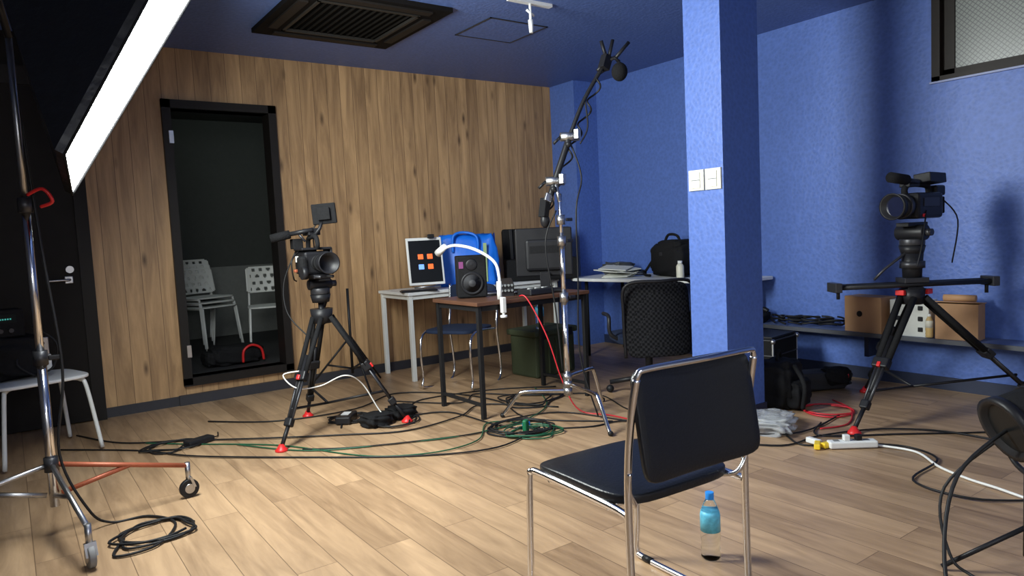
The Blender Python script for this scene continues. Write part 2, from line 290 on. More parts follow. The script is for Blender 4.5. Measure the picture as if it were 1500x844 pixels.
for i,(x,y) in enumerate(feet):
    d=V((x-.09,y-3.5,0)); e=V((x,y,.155)); c0=V((.09,3.5,.30)); c1=V((.09,3.5,.17))
    mm=redm if i==1 else steel
    tubes(g,'leg_%d'%i,[[c0,e],[c1+d*.05,c0*.45+e*.55]],.011,mm)
    cyl(g,'caster_stem_%d'%i,(x,y,.17),(x,y,.08),.012,steel)
    s=V((-d.y,d.x,0)).normalized()*.012
    cyl(g,'caster_wheel_%d'%i,V((x,y,.045))-s,V((x,y,.045))+s,.044,black if i==1 else M('grey_rubber',(.2,.2,.2),.6),bevel=.004)
    cyl(g,'caster_hub_%d'%i,V((x,y,.045))-s*1.3,V((x,y,.045))+s*1.3,.022,steel)
    prism(g,'caster_fork_%d'%i,[V((x,y,.1))-s*1.7,V((x,y,.1))+s*1.7,V((x,y,.05))+s*1.7+d*.03,V((x,y,.05))-s*1.7+d*.03],d.normalized()*.012,steel)
tube(g,'power_cable',[(.1,3.52,1.8),(.13,3.48,1.2),(.16,3.46,.7),(.12,3.45,.35),(.2,3.42,.1),(.28,3.45,.01),(.42,3.42,.008),(.5,3.25,.008),(.4,3.05,.01),(.25,3.05,.008),(.3,3.2,.012)],.0055,rubber,k=7)
# ---------------------------------------------------------------- tripods
def tripod(g,apex,feet,split=.46,redk=True,w=1):
    apex=V(apex)
    cyl(g,'spider',apex+V((0,0,-.06)),apex+V((0,0,.03)),.06,black,.07)
    for i,f in enumerate(feet):
        f=V((f[0],f[1],0)); d=f-apex; n=V((-d.y,d.x,0)).normalized(); h=V((d.x,d.y,0)).normalized()
        a=apex+h*.055-V((0,0,.02)); m1=a+(f-a)*split; m2=a+(f-a)*.8
        tubes(g,'leg_%d_upper'%i,[[a+n*.028*w,m1+n*.02*w],[a-n*.028*w,m1-n*.02*w]],.0135*w,blackm)
        tubes(g,'leg_%d_mid'%i,[[a+(f-a)*.3,m2]],.0105*w,black); tubes(g,'leg_%d_side_rods'%i,[[m1+n*.02,m2+n*.014],[m1-n*.02,m2-n*.014]],.007*w,dgrey)
        tubes(g,'leg_%d_lower'%i,[[m2,f+V((0,0,.02))]],.012,black)
        q=(f-a).to_track_quat('Z','Y').to_matrix().to_4x4()
        box(g,'leg_%d_clamp_upper'%i,m1,(.066*w,.05,.06),black,q,.008); box(g,'leg_%d_clamp_lower'%i,m2,(.048,.042,.05),black,q,.008)
        if redk: box(g,'leg_%d_red_lever'%i,m1+h*.03,(.02,.018,.03),red,q,.004)
        lathe(g,'leg_%d_foot_pad'%i,(f.x,f.y,0),(0,0,1),[(.036,0),(.036,.01),(.025,.018),(.012,.04)],red if redk else rubber)
    tubes(g,'floor_spreader',[[V((apex.x,apex.y,.16)),apex*.24+V((f[0],f[1],.05))*.76] for f in feet],.008,black)
def fluid_head(g,apex,z0,z1,aim,handle=True,s0=1):
    x,y=apex
    cyl(g,'bowl',(x,y,z0),(x,y,z0+.05),.045*s0,black,.055*s0); cyl(g,'bowl_clamp',(x,y,z0-.14),(x,y,z0),.018,black)
    cyl(g,'pan_base',(x,y,z0+.05),(x,y,z0+.09),.052*s0,dgrey,bevel=.006)
    s=V((-aim.y,aim.x,0)); c=V((x,y,(z0+.09+z1)/2))
    cyl(g,'tilt_drum',c-s*.065*s0,c+s*.065*s0,(z1-z0-.09)/2+.01,black,bevel=.008)
    cyl(g,'tilt_lock',c+s*.06*s0,c+s*.09*s0,.02,dgrey)
    q=Mx.Rotation(math.atan2(aim.y,aim.x),4,'Z')
    box(g,'camera_plate',(x,y,z1+.012),(.19,.075,.024),black,q)
    if handle:
        a=c+s*.07; b=a-aim*.28+V((0,0,-.17))+s*.05; tubes(g,'pan_handle',[[a,b]],.008,dgrey); tubes(g,'pan_grip',[[b+(a-b)*.3,b]],.015,blackm)
tp=(1.585,4.27)
g=G('camera_tripod',(tp[0],tp[1],0),world=True)
tripod(g,(tp[0],tp[1],.73),[(1.19,3.985),(1.585,4.66),(2.01,4.03)],w=1.1)
aim=V((.0,-1,0)).normalized(); fluid_head(g,tp,.80,.935,aim,s0=1.15)
def cinecam(name,loc,yaw,sc_):
    g=G(name,loc,yaw,scale=sc_)
    box(g,'body',(-.02,0,.065),(.12,.13,.11),black,bevel=.012); box(g,'grip',(.03,-.075,.055),(.06,.035,.09),blackm,bevel=.012)
    box(g,'battery_pack',(-.12,0,.07),(.08,.09,.12),black,bevel=.008); box(g,'side_cage',(-.02,.075,.07),(.1,.012,.13),dgrey)
    box(g,'cage_top',(-.02,0,.133),(.12,.15,.012),black); box(g,'baseplate',(-.02,0,.0),(.2,.08,.02),black)
    cyl(g,'lens_mount',(.035,0,.065),(.06,0,.065),.036,dgrey); cyl(g,'lens_barrel',(.055,0,.065),(.15,0,.065),.036,black,.04,bevel=.003)
    cyl(g,'lens_ring',(.085,0,.065),(.11,0,.065),.043,blackm); lathe(g,'lens_hood',(.15,0,.065),(1,0,0),[(.04,0),(.052,.035),(.047,.035),(.036,.004)],black)
    cyl(g,'front_element',(.148,0,.065),(.153,0,.065),.036,glassb)
    tube(g,'top_handle',[(-.08,0,.135),(-.07,0,.18),(-.03,0,.19),(.03,0,.19),(.05,0,.155),(.04,0,.135)],.012,blackm)
    tubes(g,'rods',[[(-.14,.03,.0),(.14,.03,.0)],[(-.14,-.03,.0),(.14,-.03,.0)]],.0075,dgrey)
    cyl(g,'follow_focus',(.07,-.07,.02),(.07,-.095,.02),.03,black)
    box(g,'audio_unit',(-.05,.01,.215),(.09,.06,.035),black); box(g,'battery_stack',(-.1,-.05,.16),(.05,.05,.05),blackm)
    tubes(g,'mic_mount',[[(-.03,-.03,.17),(-.05,-.06,.215)]],.006,dgrey)
    tubes(g,'monitor_arm',[[(0,.0,.19),(.0,.035,.23),(.0,.05,.27)]],.009,black)
    return g
g=cinecam('cinema_camera',(tp[0]-.02,tp[1],.965),math.atan2(aim.y,aim.x),1.28)
tubes(g,'shotgun_mic_tube',[[(-.08,-.11,.205),(.0,-.0,.225)]],.011,black); tubes(g,'mic_windshield',[[(-.11,-.17,.19),(-.07,-.09,.208)]],.021,wool,seg=14)
box(g,'monitor',(.0,.062,.300),(.024,.115,.10),blackm,R3(z=-.5,x=.06),.005); box(g,'monitor_battery_plate',(.018,.052,.300),(.02,.06,.06),blackm,R3(z=-.5,x=.06),.003)
tubes(g,'cables',[[(-.1,.05,.1),(-.16,.08,.02),(-.14,.07,-.1),(-.05,.06,-.2)],[(-.1,-.06,.12),(-.12,-.12,-.03),(-.09,-.12,-.18),(0,-.05,-.3)],[(-.05,.02,.2),(-.14,.05,.2),(-.13,.05,.1)],[(.0,-.08,.12),(.05,-.13,.08),(.03,-.12,.0),(-.05,-.08,-.02)],[(0,.05,.26),(-.06,.04,.25),(-.06,.0,.2)]],.0035,rubber,True)
box(g,'orange_plug',(-.03,-.085,.03),(.02,.02,.015),redm); box(g,'white_tag',(-.06,-.067,.085),(.04,.003,.03),white)
tq=(4.28,1.97)
g=G('camera_tripod',(tq[0],tq[1],0),world=True)
tripod(g,(tq[0],tq[1],.71),[(3.66,1.99),(4.60,2.42),(4.88,1.48)],.5,w=1.35)
box(g,'red_collar_left',(tq[0]-.06,tq[1]+.03,.72),(.06,.05,.03),red); box(g,'red_collar_right',(tq[0]+.06,tq[1]-.05,.72),(.06,.05,.03),red)
aim2=V((-1,.12,0)).normalized()
cyl(g,'hi_hat_riser',(tq[0],tq[1],.80),(tq[0],tq[1],.95),.05,black,.06); cyl(g,'riser_ring',(tq[0],tq[1],.86),(tq[0],tq[1],.9),.068,dgrey)
fluid_head(g,tq,.94,1.10,aim2,False,1.3); tubes(g,'pan_handle',[[(4.3,1.92,1.02),(4.14,2.06,.86),(4.1,2.1,.8)]],.008,dgrey)
g=G('camera_slider',(tq[0],tq[1],.775),world=True); sd=V((.8,-.59,0)).normalized(); sn=V((.59,.8,0))
c=V((tq[0],tq[1],.765)); q=Mx.Rotation(math.atan2(sd.y,sd.x),4,'Z')
for s in (-1,1): tubes(g,'rail_%d'%(s+1),[[c-sd*.45+sn*.035*s,c+sd*.45+sn*.035*s]],.015,black,seg=12); box(g,'end_block_%d'%(s+1),c+sd*.45*s,(.04,.12,.055),dgrey,q); cyl(g,'end_foot_%d'%(s+1),c+sd*.43*s+V((0,0,-.07)),c+sd*.43*s,.01,black)
box(g,'belt_deck',c+V((0,0,.008)),(.88,.05,.008),blackm,q); box(g,'carriage',c+V((0,0,.025)),(.14,.11,.03),dgrey,q); box(g,'mount_block',c+V((0,0,-.03)),(.09,.09,.03),black,q)
g=G('camcorder',(tq[0]+.02,tq[1],1.125),math.atan2(aim2.y,aim2.x),scale=1.24)
box(g,'body',(-.04,0,.075),(.2,.12,.12),black,bevel=.015); box(g,'battery',(-.165,0,.075),(.06,.07,.08),blackm,bevel=.006)
cyl(g,'lens_barrel',(.05,0,.075),(.13,0,.075),.05,black,.054); lathe(g,'lens_hood',(.13,0,.075),(1,0,0),[(.056,0),(.062,.035),(.055,.035),(.045,.006)],black); cyl(g,'front_element',(.13,0,.075),(.137,0,.075),.045,glassb); cyl(g,'zoom_ring',(.08,0,.075),(.105,0,.075),.058,dgrey)
tube(g,'carry_handle',[(-.12,0,.13),(-.11,0,.165),(-.05,0,.175),(.04,0,.175),(.07,0,.15),(.06,0,.12)],.014,blackm)
box(g,'audio_module',(.03,0,.18),(.08,.05,.035),black); box(g,'lcd_panel',(-.08,.03,.2),(.13,.08,.045),black,R3(y=-.04,x=.1)); box(g,'lcd_hinge',(-.03,0,.188),(.04,.04,.02),dgrey); box(g,'viewfinder',(-.18,0,.145),(.08,.05,.05),black,bevel=.01)
box(g,'side_plate',(-.04,.062,.09),(.12,.003,.04),dgrey); box(g,'red_tally',(.02,.062,.03),(.02,.004,.015),red)
tubes(g,'mic',[[(.03,.04,.185),(.14,.04,.195)]],.011,black); tubes(g,'mic_windshield',[[(.12,.04,.194),(.165,.04,.198),(.235,.04,.205)]],.024,wool,seg=14)
tubes(g,'cable',[[(-.15,.05,.1),(-.2,.09,0),(-.17,.08,-.2)],[(.0,.06,.05),(.1,.1,-.1),(.14,.1,-.2)]],.0035,rubber,True)
# ---------------------------------------------------------------- boom / C-stand
P0=V((2.80,3.36,0))
g=G('microphone_boom_stand',P0,world=True)
cyl(g,'column_base',P0+V((0,0,.14)),P0+V((0,0,.78)),.0185,chrome); cyl(g,'riser_mid',P0+V((0,0,.74)),P0+V((0,0,1.12)),.0155,chrome); cyl(g,'riser_top',P0+V((0,0,1.1)),P0+V((0,0,1.40)),.012,chrome)
for i,z in enumerate((.76,1.11,1.24)): cyl(g,'collar_%d'%i,P0+V((0,0,z-.03)),P0+V((0,0,z+.03)),.027,steel); box(g,'tee_knob_%d'%i,P0+V((.05,-.02,z)),(.05,.012,.02),dgrey)
for i,(x,y) in enumerate([(2.50,3.66),(2.70,2.88),(3.22,3.50)]):
    d=V((x,y,0))-P0; d.z=0; z=.17+.045*i
    tube(g,'turtle_leg_%d'%i,[P0+V((0,0,z)),P0+d*.3+V((0,0,z)),P0+d*.66+V((0,0,z-.005)),P0+d*.76+V((0,0,z-.03)),P0+d*.95+V((0,0,.04)),P0+d+V((0,0,.012))],.0125,chrome)
    cyl(g,'leg_collar_%d'%i,P0+V((0,0,z-.022)),P0+V((0,0,z+.022)),.028,steel); ball(g,'foot_cap_%d'%i,P0+d+V((0,0,.016)),.016,rubber)
e0=V((2.75,3.44,1.30)); e1=V((3.13,3.26,2.20))
arm=[e0,V((2.80,3.40,1.48)),V((2.90,3.36,1.75)),V((3.0,3.32,1.98)),e1]
tubes(g,'boom_pole_inner',[arm],.013,black,True,k=5); tubes(g,'boom_pole_outer',[[e0,arm[1],arm[2]]],.02,black,True)
for i,p in enumerate((arm[1],arm[2])):
    cyl(g,'grip_head_%d'%i,p+V((-.05,.03,0)),p+V((.05,-.03,0)),.028,steel); box(g,'grip_jaw_%d'%i,p+V((.02,-.05,.01)),(.05,.03,.06),steel,R3(z=.5)); tubes(g,'grip_handle_%d'%i,[[p+V((-.05,.03,0)),p+V((-.09,.05,-.04))]],.009,black); ball(g,'knob_%d'%i,p+V((-.03,-.02,-.05)),.02,black)
tubes(g,'grip_column',[[P0+V((0,0,1.35)),arm[1]]],.014,steel)
box(g,'counter_clamp',e0+V((-.01,0,.02)),(.04,.06,.12),blackm,R3(y=.2)); ball(g,'sandbag_knob',e0+V((-.01,0,-.06)),(.03,.03,.045),black); box(g,'clamp_plate',e0+V((.0,-.03,.08)),(.05,.02,.05),steel,R3(y=.4))
tubes(g,'wrapped_cable',[[e0+(e1-e0)*t+V((.025*math.sin(t*40),.025*math.cos(t*40),-.015)) for t in [i/90 for i in range(91)]]],.006,rubber)
tubes(g,'hanging_cables',[[(2.9,3.36,1.72),(2.93,3.3,1.5),(2.86,3.28,1.3),(2.87,3.3,.9),(2.86,3.3,.4),(2.9,3.2,.02)],[(2.8,3.4,1.3),(2.72,3.42,1.1),(2.76,3.4,.7),(2.78,3.38,.3)],[(3.0,3.32,1.98),(2.98,3.28,1.8),(2.93,3.3,1.7)]],.005,rubber,True)
box(g,'mount_block',e1,(.06,.05,.09),black,R3(y=.4)); tubes(g,'shock_mount',[[e1,e1+V((.05,-.03,.03)),e1+V((.07,-.05,.0))]],.012,black)
tubes(g,'mic_body',[[e1+V((.06,-.04,-.01)),e1+V((.08,-.06,-.03))]],.022,black,seg=14); ball(g,'mic_foam',e1+V((.07,-.05,-.06)),(.05,.05,.058),wool)
tubes(g,'clip_fins',[[e1+V((.02,0,.0)),e1+V((-.03,0,.13))],[e1+V((.02,0,.0)),e1+V((.05,-.02,.14))],[e1+V((.05,-.03,.02)),e1+V((.13,-.08,.12))],[e1+V((0,0,0)),e1+V((-.05,.02,-.05))]],.011,black)
# ---------------------------------------------------------------- foreground chair
g=G('stacking_chair',(1.50,1.52,0),math.radians(-3))
superpad(g,'seat',(0,.0,.445),(.45,.46,.04),vinyl,bendx=-.02)
superpad(g,'backrest',(0,-.265,.660),(.445,.30,.028),vinyl,R3(x=math.radians(81)),bend=.02,e=9)
for s in (-1,1):
    x=.228*s
    tube(g,'frame_%s'%('left' if s<0 else 'right'),[(x*.985,-.288,.79),(x,-.27,.7),(x,-.25,.56),(x,-.245,.42),(x,-.25,.1),(x,-.262,.03),(x,-.24,.012),(x,.0,.012),(x,.20,.012),(x,.235,.03),(x,.23,.12),(x,.215,.39),(x,.20,.425),(x*.98,.15,.43),(x*.97,-.15,.425),(x*.99,-.24,.42)],.0105,chrome,seg=12,k=8)
    tubes(g,'glide_%d'%s,[[(x,.16,.012),(x,.2,.012)],[(x,-.2,.012),(x,-.16,.012)]],.012,rubber)
    tube(g,'seat_bracket_%d'%s,[(.18*s,-.2,.43),(.2*s,-.24,.445),(.228*s,-.25,.49),(.229*s,-.255,.54)],.007,chrome)
tube(g,'back_top_rail',[(-.224,-.286,.775),(-.22,-.29,.803),(-.19,-.294,.812),(0,-.31,.815),(.19,-.294,.812),(.22,-.29,.803),(.224,-.286,.775)],.0085,chrome,seg=12)
tubes(g,'under_seat_rails',[[(-.22,.12,.418),(.22,.12,.418)],[(-.22,-.15,.418),(.22,-.15,.418)]],.009,chrome)
def bottle(x,y,z,h=.21,r=.032,cap=bluecap,lab=label,body=glass):
    g=G('water_bottle',(x,y,z)); k=h/.21
    lathe(g,'body',(0,0,0),(0,0,1),[(r*.8,0),(r,.006*k),(r*.93,.02*k),(r,.035*k),(r*.93,.05*k),(r,.065*k),(r,.09*k),(r*.97,.1*k),(r,.14*k),(r*.85,.16*k),(r*.5,.185*k),(r*.42,.19*k)],body)
    lathe(g,'label',(0,0,.09*k),(0,0,1),[(r*1.02,0),(r*1.02,.05*k),(r*.92,.064*k)],lab); cyl(g,'cap',(0,0,.19*k),(0,0,.212*k),r*.44,cap,bevel=.001)
bottle(1.93,1.57,0,.235,.034)
# ---------------------------------------------------------------- desks
def desk(name,x0,x1,y0,y1,h,mt,ml,th=.025,leg=.014,yaw=0,low=False):
    c=V(((x0+x1)/2,(y0+y1)/2,0)); g=G(name,c,yaw); a=(x1-x0)/2; b=(y1-y0)/2
    box(g,'top',(0,0,h-th/2),(2*a,2*b,th),mt)
    for i,(sx,sy) in enumerate([(-1,-1),(-1,1),(1,1),(1,-1)]): box(g,'leg_%d'%i,(sx*(a-.03),sy*(b-.03),(h-th)/2),(leg*2,leg*2,h-th),ml,bevel=.002)
    for s in (-1,1):
        box(g,'apron_y_%d'%s,(s*(a-.03),0,h-th-.02),(.02,2*b-.1,.03),ml,bevel=.002); box(g,'apron_x_%d'%s,(0,s*(b-.03),h-th-.02),(2*a-.1,.02,.03),ml,bevel=.002)
        if low: box(g,'low_rail_%d'%s,(s*(a-.03),0,.09),(.02,2*b-.08,.02),ml,bevel=.002)
desk('white_desk',2.62,4.2,5.1,5.66,.73,white,whitem,leg=.017)
desk('brown_desk',2.36,3.30,3.68,4.24,.75,brownt,M('black_steel',(.012,.012,.013),.5,.0,ior=1.3),low=True)
g=G('white_table',(4.6,4.4,0),world=True)
pts=[(4.25,4.7),(4.24,4.95),(4.3,5.05),(4.45,5.08),(4.97,5.08),(4.97,3.35),(4.55,3.35),(4.48,3.45),(4.40,3.9)]
prism(g,'top',[(x,y,.705) for x,y in pts],(0,0,.028),white,bevel=.006)
for i,(x,y) in enumerate([(4.36,4.9),(4.9,4.98),(4.55,3.5),(4.9,3.45)]): tubes(g,'leg_%d'%i,[[(x,y,.705),(x,y,0)]],.016,blackm)
g=G('video_monitor',(3.10,3.92,.75),math.radians(-38))
box(g,'panel',(0,0,.28),(.40,.045,.34),black,bevel=.01); box(g,'rear_bulge',(0,-.035,.26),(.26,.05,.22),black,bevel=.02); box(g,'screen',(0,.024,.285),(.37,.004,.30),screen,bevel=0); box(g,'rear_vent',(0,-.062,.3),(.2,.004,.05),blackm,bevel=0)
box(g,'neck',(0,-.03,.07),(.07,.04,.14),black); box(g,'foot',(0,-.01,.01),(.24,.18,.018),black,bevel=.006)
g=G('studio_monitor_speaker',(2.58,4.08,.75),math.radians(-28))
box(g,'cabinet',(0,0,.145),(.2,.2,.28),blackm,bevel=.01)
lathe(g,'woofer_surround',(0,-.1,.1),(0,-1,0),[(.078,0),(.078,.006),(.068,.01),(.06,.004)],black); lathe(g,'woofer_cone',(0,-.099,.1),(0,-1,0),[(.06,.006),(.03,.002),(.02,.008),(.001,.012)],M('cone',(.03,.03,.034),.6))
lathe(g,'tweeter',(0,-.1,.225),(0,-1,0),[(.04,0),(.036,.005),(.02,.002),(.001,.008)],black); box(g,'foot_pad',(0,0,.004),(.17,.17,.008),rubber)
box(g,'purple_patch',(-.07,-.102,.225),(.03,.002,.045),M('dark_purple',(.16,.035,.13),.7),bevel=0)  # small flat dark purple patch on the speaker front
g=G('tablet_on_stand',(2.86,5.22,.75),math.radians(-18),scale=1.12)
rt=R3(x=-.22); tscr=M('tablet_screen',(.006,.007,.009),.35,ior=1.3)
box(g,'frame',(0,0,.2),(.27,.012,.36),white,rt,bevel=.005); box(g,'screen',(0,-.0085,.2),(.238,.003,.318),tscr,rt,bevel=0)
for i in range(4):
    x=-.035+.07*(i%2); z=.235-.075*(i//2); box(g,'icon_%d'%i,(x,-.012+(z-.2)*.22,z),(.04,.004,.038),[orange,orange,blueic,orange][i],rt,bevel=.004)
tubes(g,'easel',[[(0,.02,.3),(0,.16,-.01)],[(-.1,-.04,.01),(.1,-.04,.01)],[(0,.16,-.01),(0,-.05,-.01)]],.007,steel); box(g,'webcam',(.05,-.0,.385),(.05,.03,.03),black)
g=G('computer_keyboard',(2.75,5.16,.73),-.3); box(g,'base',(0,0,.008),(.3,.1,.014),black); box(g,'keys',(0,0,.017),(.28,.085,.004),dgrey)
g=G('laptop_computer',(2.86,4.12,.75),math.radians(-30)); box(g,'base',(0,0,.01),(.3,.21,.016),steel); box(g,'keys',(0,.01,.02),(.27,.12,.003),black,bevel=0)
g=G('audio_mixer',(2.70,3.98,.75),math.radians(-30)); box(g,'case',(.08,0,.05),(.1,.16,.1),dgrey,R3(x=.2),bevel=.005)
for i in range(8): cyl(g,'knob_%d'%i,(.045+.023*(i%4),-.085,.04+.035*(i//4)),(.045+.023*(i%4),-.1,.04+.035*(i//4)),.008,grey)
g=G('video_switcher',(2.92,3.80,.75),math.radians(5)); box(g,'case',(0,0,.022),(.22,.14,.04),dgrey,bevel=.006)
for i in range(6): box(g,'button_%d'%i,(-.08+i*.032,-.02,.045),(.02,.02,.006),grey if i%2 else white)
g=G('gooseneck_clamp_lamp',(2.56,3.72,.75),world=True)
tube(g,'gooseneck',[(2.55,3.70,.76),(2.56,3.71,.9),(2.55,3.75,1.0),(2.48,3.86,1.08),(2.42,4.0,1.11),(2.40,4.12,1.09)],.010,white,seg=12)
cyl(g,'lamp_head',(2.40,4.10,1.105),(2.39,4.18,1.06),.02,white,.026); box(g,'clamp',(2.55,3.665,.72),(.03,.03,.1),white); cyl(g,'clamp_screw',(2.55,3.665,.72),(2.55,3.665,.64),.009,white); cyl(g,'clamp_disc',(2.55,3.665,.64),(2.55,3.665,.655),.022,white); cyl(g,'lamp_base_joint',(2.55,3.70,.755),(2.55,3.70,.87),.016,white)
g=G('blue_tote_bag',(3.36,5.36,.73),math.radians(-32))
bm=bmesh.new(); nb=40; rows=[]
for j,z in enumerate((0,.04,.12,.22,.32,.40,.44)):
    row=[]
    for i in range(nb):
        a=2*math.pi*i/nb; ca,sa=math.cos(a),math.sin(a); x=math.copysign(abs(ca)**.35,ca)*.28; y=math.copysign(abs(sa)**.45,sa)*.13
        k=1+.05*math.sin(a*5+z*14)+.02*math.sin(a*11); k*=(1-.12*(z/.44)**3)
        row.append(bm.verts.new((x*k,y*k*(1-.45*(z/.44)**2),z+(.018*math.sin(a*6) if j>4 else 0))))
    rows.append(row)
for r0,r1 in zip(rows,rows[1:]):
    for i in range(nb): bm.faces.new((r0[i],r0[(i+1)%nb],r1[(i+1)%nb],r1[i]))
bm.faces.new(rows[0][::-1]); bm.faces.new(rows[-1]); fin(g,'bag',bm,bluep,True)
tubes(g,'strap',[[(-.12,-.12,.3),(-.11,-.12,.44),(-.02,-.1,.47),(.09,-.12,.43),(.1,-.12,.3)]],.012,bluep,True); box(g,'strap_band',(.16,-.135,.2),(.03,.006,.34),M('yellow_band',(.3,.42,.2),.5),bevel=0); box(g,'white_print',(.02,-.138,.2),(.1,.005,.12),M('pale_blue_print',(.3,.5,.8),.6),bevel=0)
g=G('equipment_hard_case',(4.06,5.2,.73),math.radians(-30))
box(g,'base',(0,0,.1),(.66,.30,.2),blackm,bevel=.015); box(g,'lid',(0,.17,.31),(.66,.09,.34),blackm,R3(x=-.18),bevel=.015)
for i in range(6): box(g,'rib_%d'%i,(-.25+i*.1,.11,.33),(.03,.02,.30),black,R3(x=-.18),bevel=.004)
for s in (-.2,.2): box(g,'latch_%d'%(s*10),(s,-.155,.17),(.06,.02,.06),black)
g=G('camera_shoulder_bag',(4.72,4.16,.733),math.radians(80))
softbag(g,'body',(0,0,.15),(.44,.26,.30),blackm,jit=.05); softbag(g,'side_pocket',(.2,-.05,.09),(.16,.2,.18),blackm); tube(g,'handle',[(-.1,0,.28),(-.06,0,.35),(.06,0,.36),(.12,0,.28)],.012,blackm); softbag(g,'lid',(-.03,0,.27),(.3,.22,.1),blackm)
box(g,'buckle',(.0,.135,.2),(.04,.01,.03),dgrey); tube(g,'shoulder_strap',[(.2,0,.22),(.27,.05,.1),(.26,.12,.02),(.1,.18,.014)],.012,blackm)
g=G('coffee_bottle',(4.56,3.95,.733)); lathe(g,'body',(0,0,0),(0,0,1),[(.03,0),(.032,.01),(.032,.1),(.02,.12)],cream); cyl(g,'cap',(0,0,.12),(0,0,.145),.019,white)
g=G('paper_bundle',(4.5,4.64,.733),.3)
for i in range(6): box(g,'sheet_%d'%i,(random.uniform(-.04,.04),random.uniform(-.06,.1),.014+.014*i),(.2,.26,.008),paper,R3(x=random.uniform(-.1,.1),y=random.uniform(-.18,.18),z=random.uniform(-.7,.7)),.001)
tubes(g,'rolled_cable',[[(.1+.05*math.cos(t),-.19+.05*math.sin(t),.01+.003*t) for t in [k*.4 for k in range(40)]]],.006,rubber)
g=G('grey_plastic_bag',(4.74,4.86,.733)); softbag(g,'bag',(0,0,.06),(.28,.24,.12),M('grey_plastic',(.06,.065,.07),.4),jit=.12)
def meshmat():
    m,n,b=nt('chair_mesh'); N=n.nodes.new; L=n.links.new
    tc=N('ShaderNodeTexCoord'); ch=N('ShaderNodeTexChecker'); ch.inputs['Scale'].default_value=60; L(tc.outputs['Object'],ch.inputs['Vector'])
    ch.inputs['Color1'].default_value=(.004,.004,.005,1); ch.inputs['Color2'].default_value=(.018,.018,.02,1); L(ch.outputs['Color'],b.inputs['Base Color']); b.inputs['Roughness'].default_value=.7; b.inputs['IOR'].default_value=1.2; return m
g=G('mesh_office_chair',(3.62,3.42,0),math.radians(-28))
mm=meshmat()
superpad(g,'back_mesh',(0,-.2,.55),(.46,.50,.02),mm,R3(x=math.radians(82)),bend=-.04,e=8)
tube(g,'back_frame',[(-.235,-.18,.30),(-.24,-.17,.6),(-.225,-.20,.79),(0,-.25,.81),(.225,-.20,.79),(.24,-.17,.6),(.235,-.18,.30)],.012,black)
superpad(g,'seat',(0,.08,.40),(.48,.46,.07),navy); cyl(g,'gas_column',(0,.05,.1),(0,.05,.4),.026,black)
for i in range(5):
    a=i*1.2566+.3; d=V((math.cos(a),math.sin(a),0)); tubes(g,'base_arm_%d'%i,[[V((0,.05,.12)),V((0,.05,.075))+d*.28]],.017,black); ball(g,'castor_%d'%i,V((0,.05,.028))+d*.28,.028,rubber)
for s in (-1,1): tube(g,'armrest_%d'%s,[(.22*s,.0,.4),(.29*s,.0,.45),(.29*s,.02,.56),(.29*s,.16,.57)],.014,black)
g=G('stacking_chair',(2.85,4.72,0),math.radians(120))
superpad(g,'seat',(0,0,.445),(.43,.43,.035),navy); superpad(g,'backrest',(0,-.25,.68),(.42,.2,.03),navy,R3(x=math.radians(80)),bend=.03)
for s in (-1,1):
    x=.215*s; tube(g,'frame_%d'%s,[(x,-.28,.78),(x,-.25,.55),(x,-.23,.42),(x,-.25,.012),(x,.2,.012),(x,.22,.1),(x,.2,.42),(x,-.2,.425)],.010,chrome)
g=G('storage_crate',(3.58,4.60,0),math.radians(5)); box(g,'tub',(0,0,.17),(.44,.32,.34),khaki,bevel=.02); box(g,'lid',(0,0,.36),(.48,.36,.05),khaki,bevel=.012)
for i in range(5): box(g,'rib_%d'%i,(-.16+i*.08,-.165,.17),(.02,.012,.28),khaki)
for s in (-1,1): box(g,'clip_%d'%s,(s*.14,-.185,.35),(.05,.015,.07),black)
bottle(3.50,4.52,.386,.24,.036)
g=G('small_light_stand',(2.18,5.28,0),world=True); c=V((2.18,5.28,0))
cyl(g,'column',c+V((0,0,.12)),c+V((0,0,.8)),.011,black)
for i in range(3):
    a=i*2.094+.5; d=V((math.cos(a),math.sin(a),0)); tubes(g,'leg_%d'%i,[[c+V((0,0,.42)),c+d*.36+V((0,0,.01))],[c+V((0,0,.16)),c+d*.2+V((0,0,.2))]],.008,black)
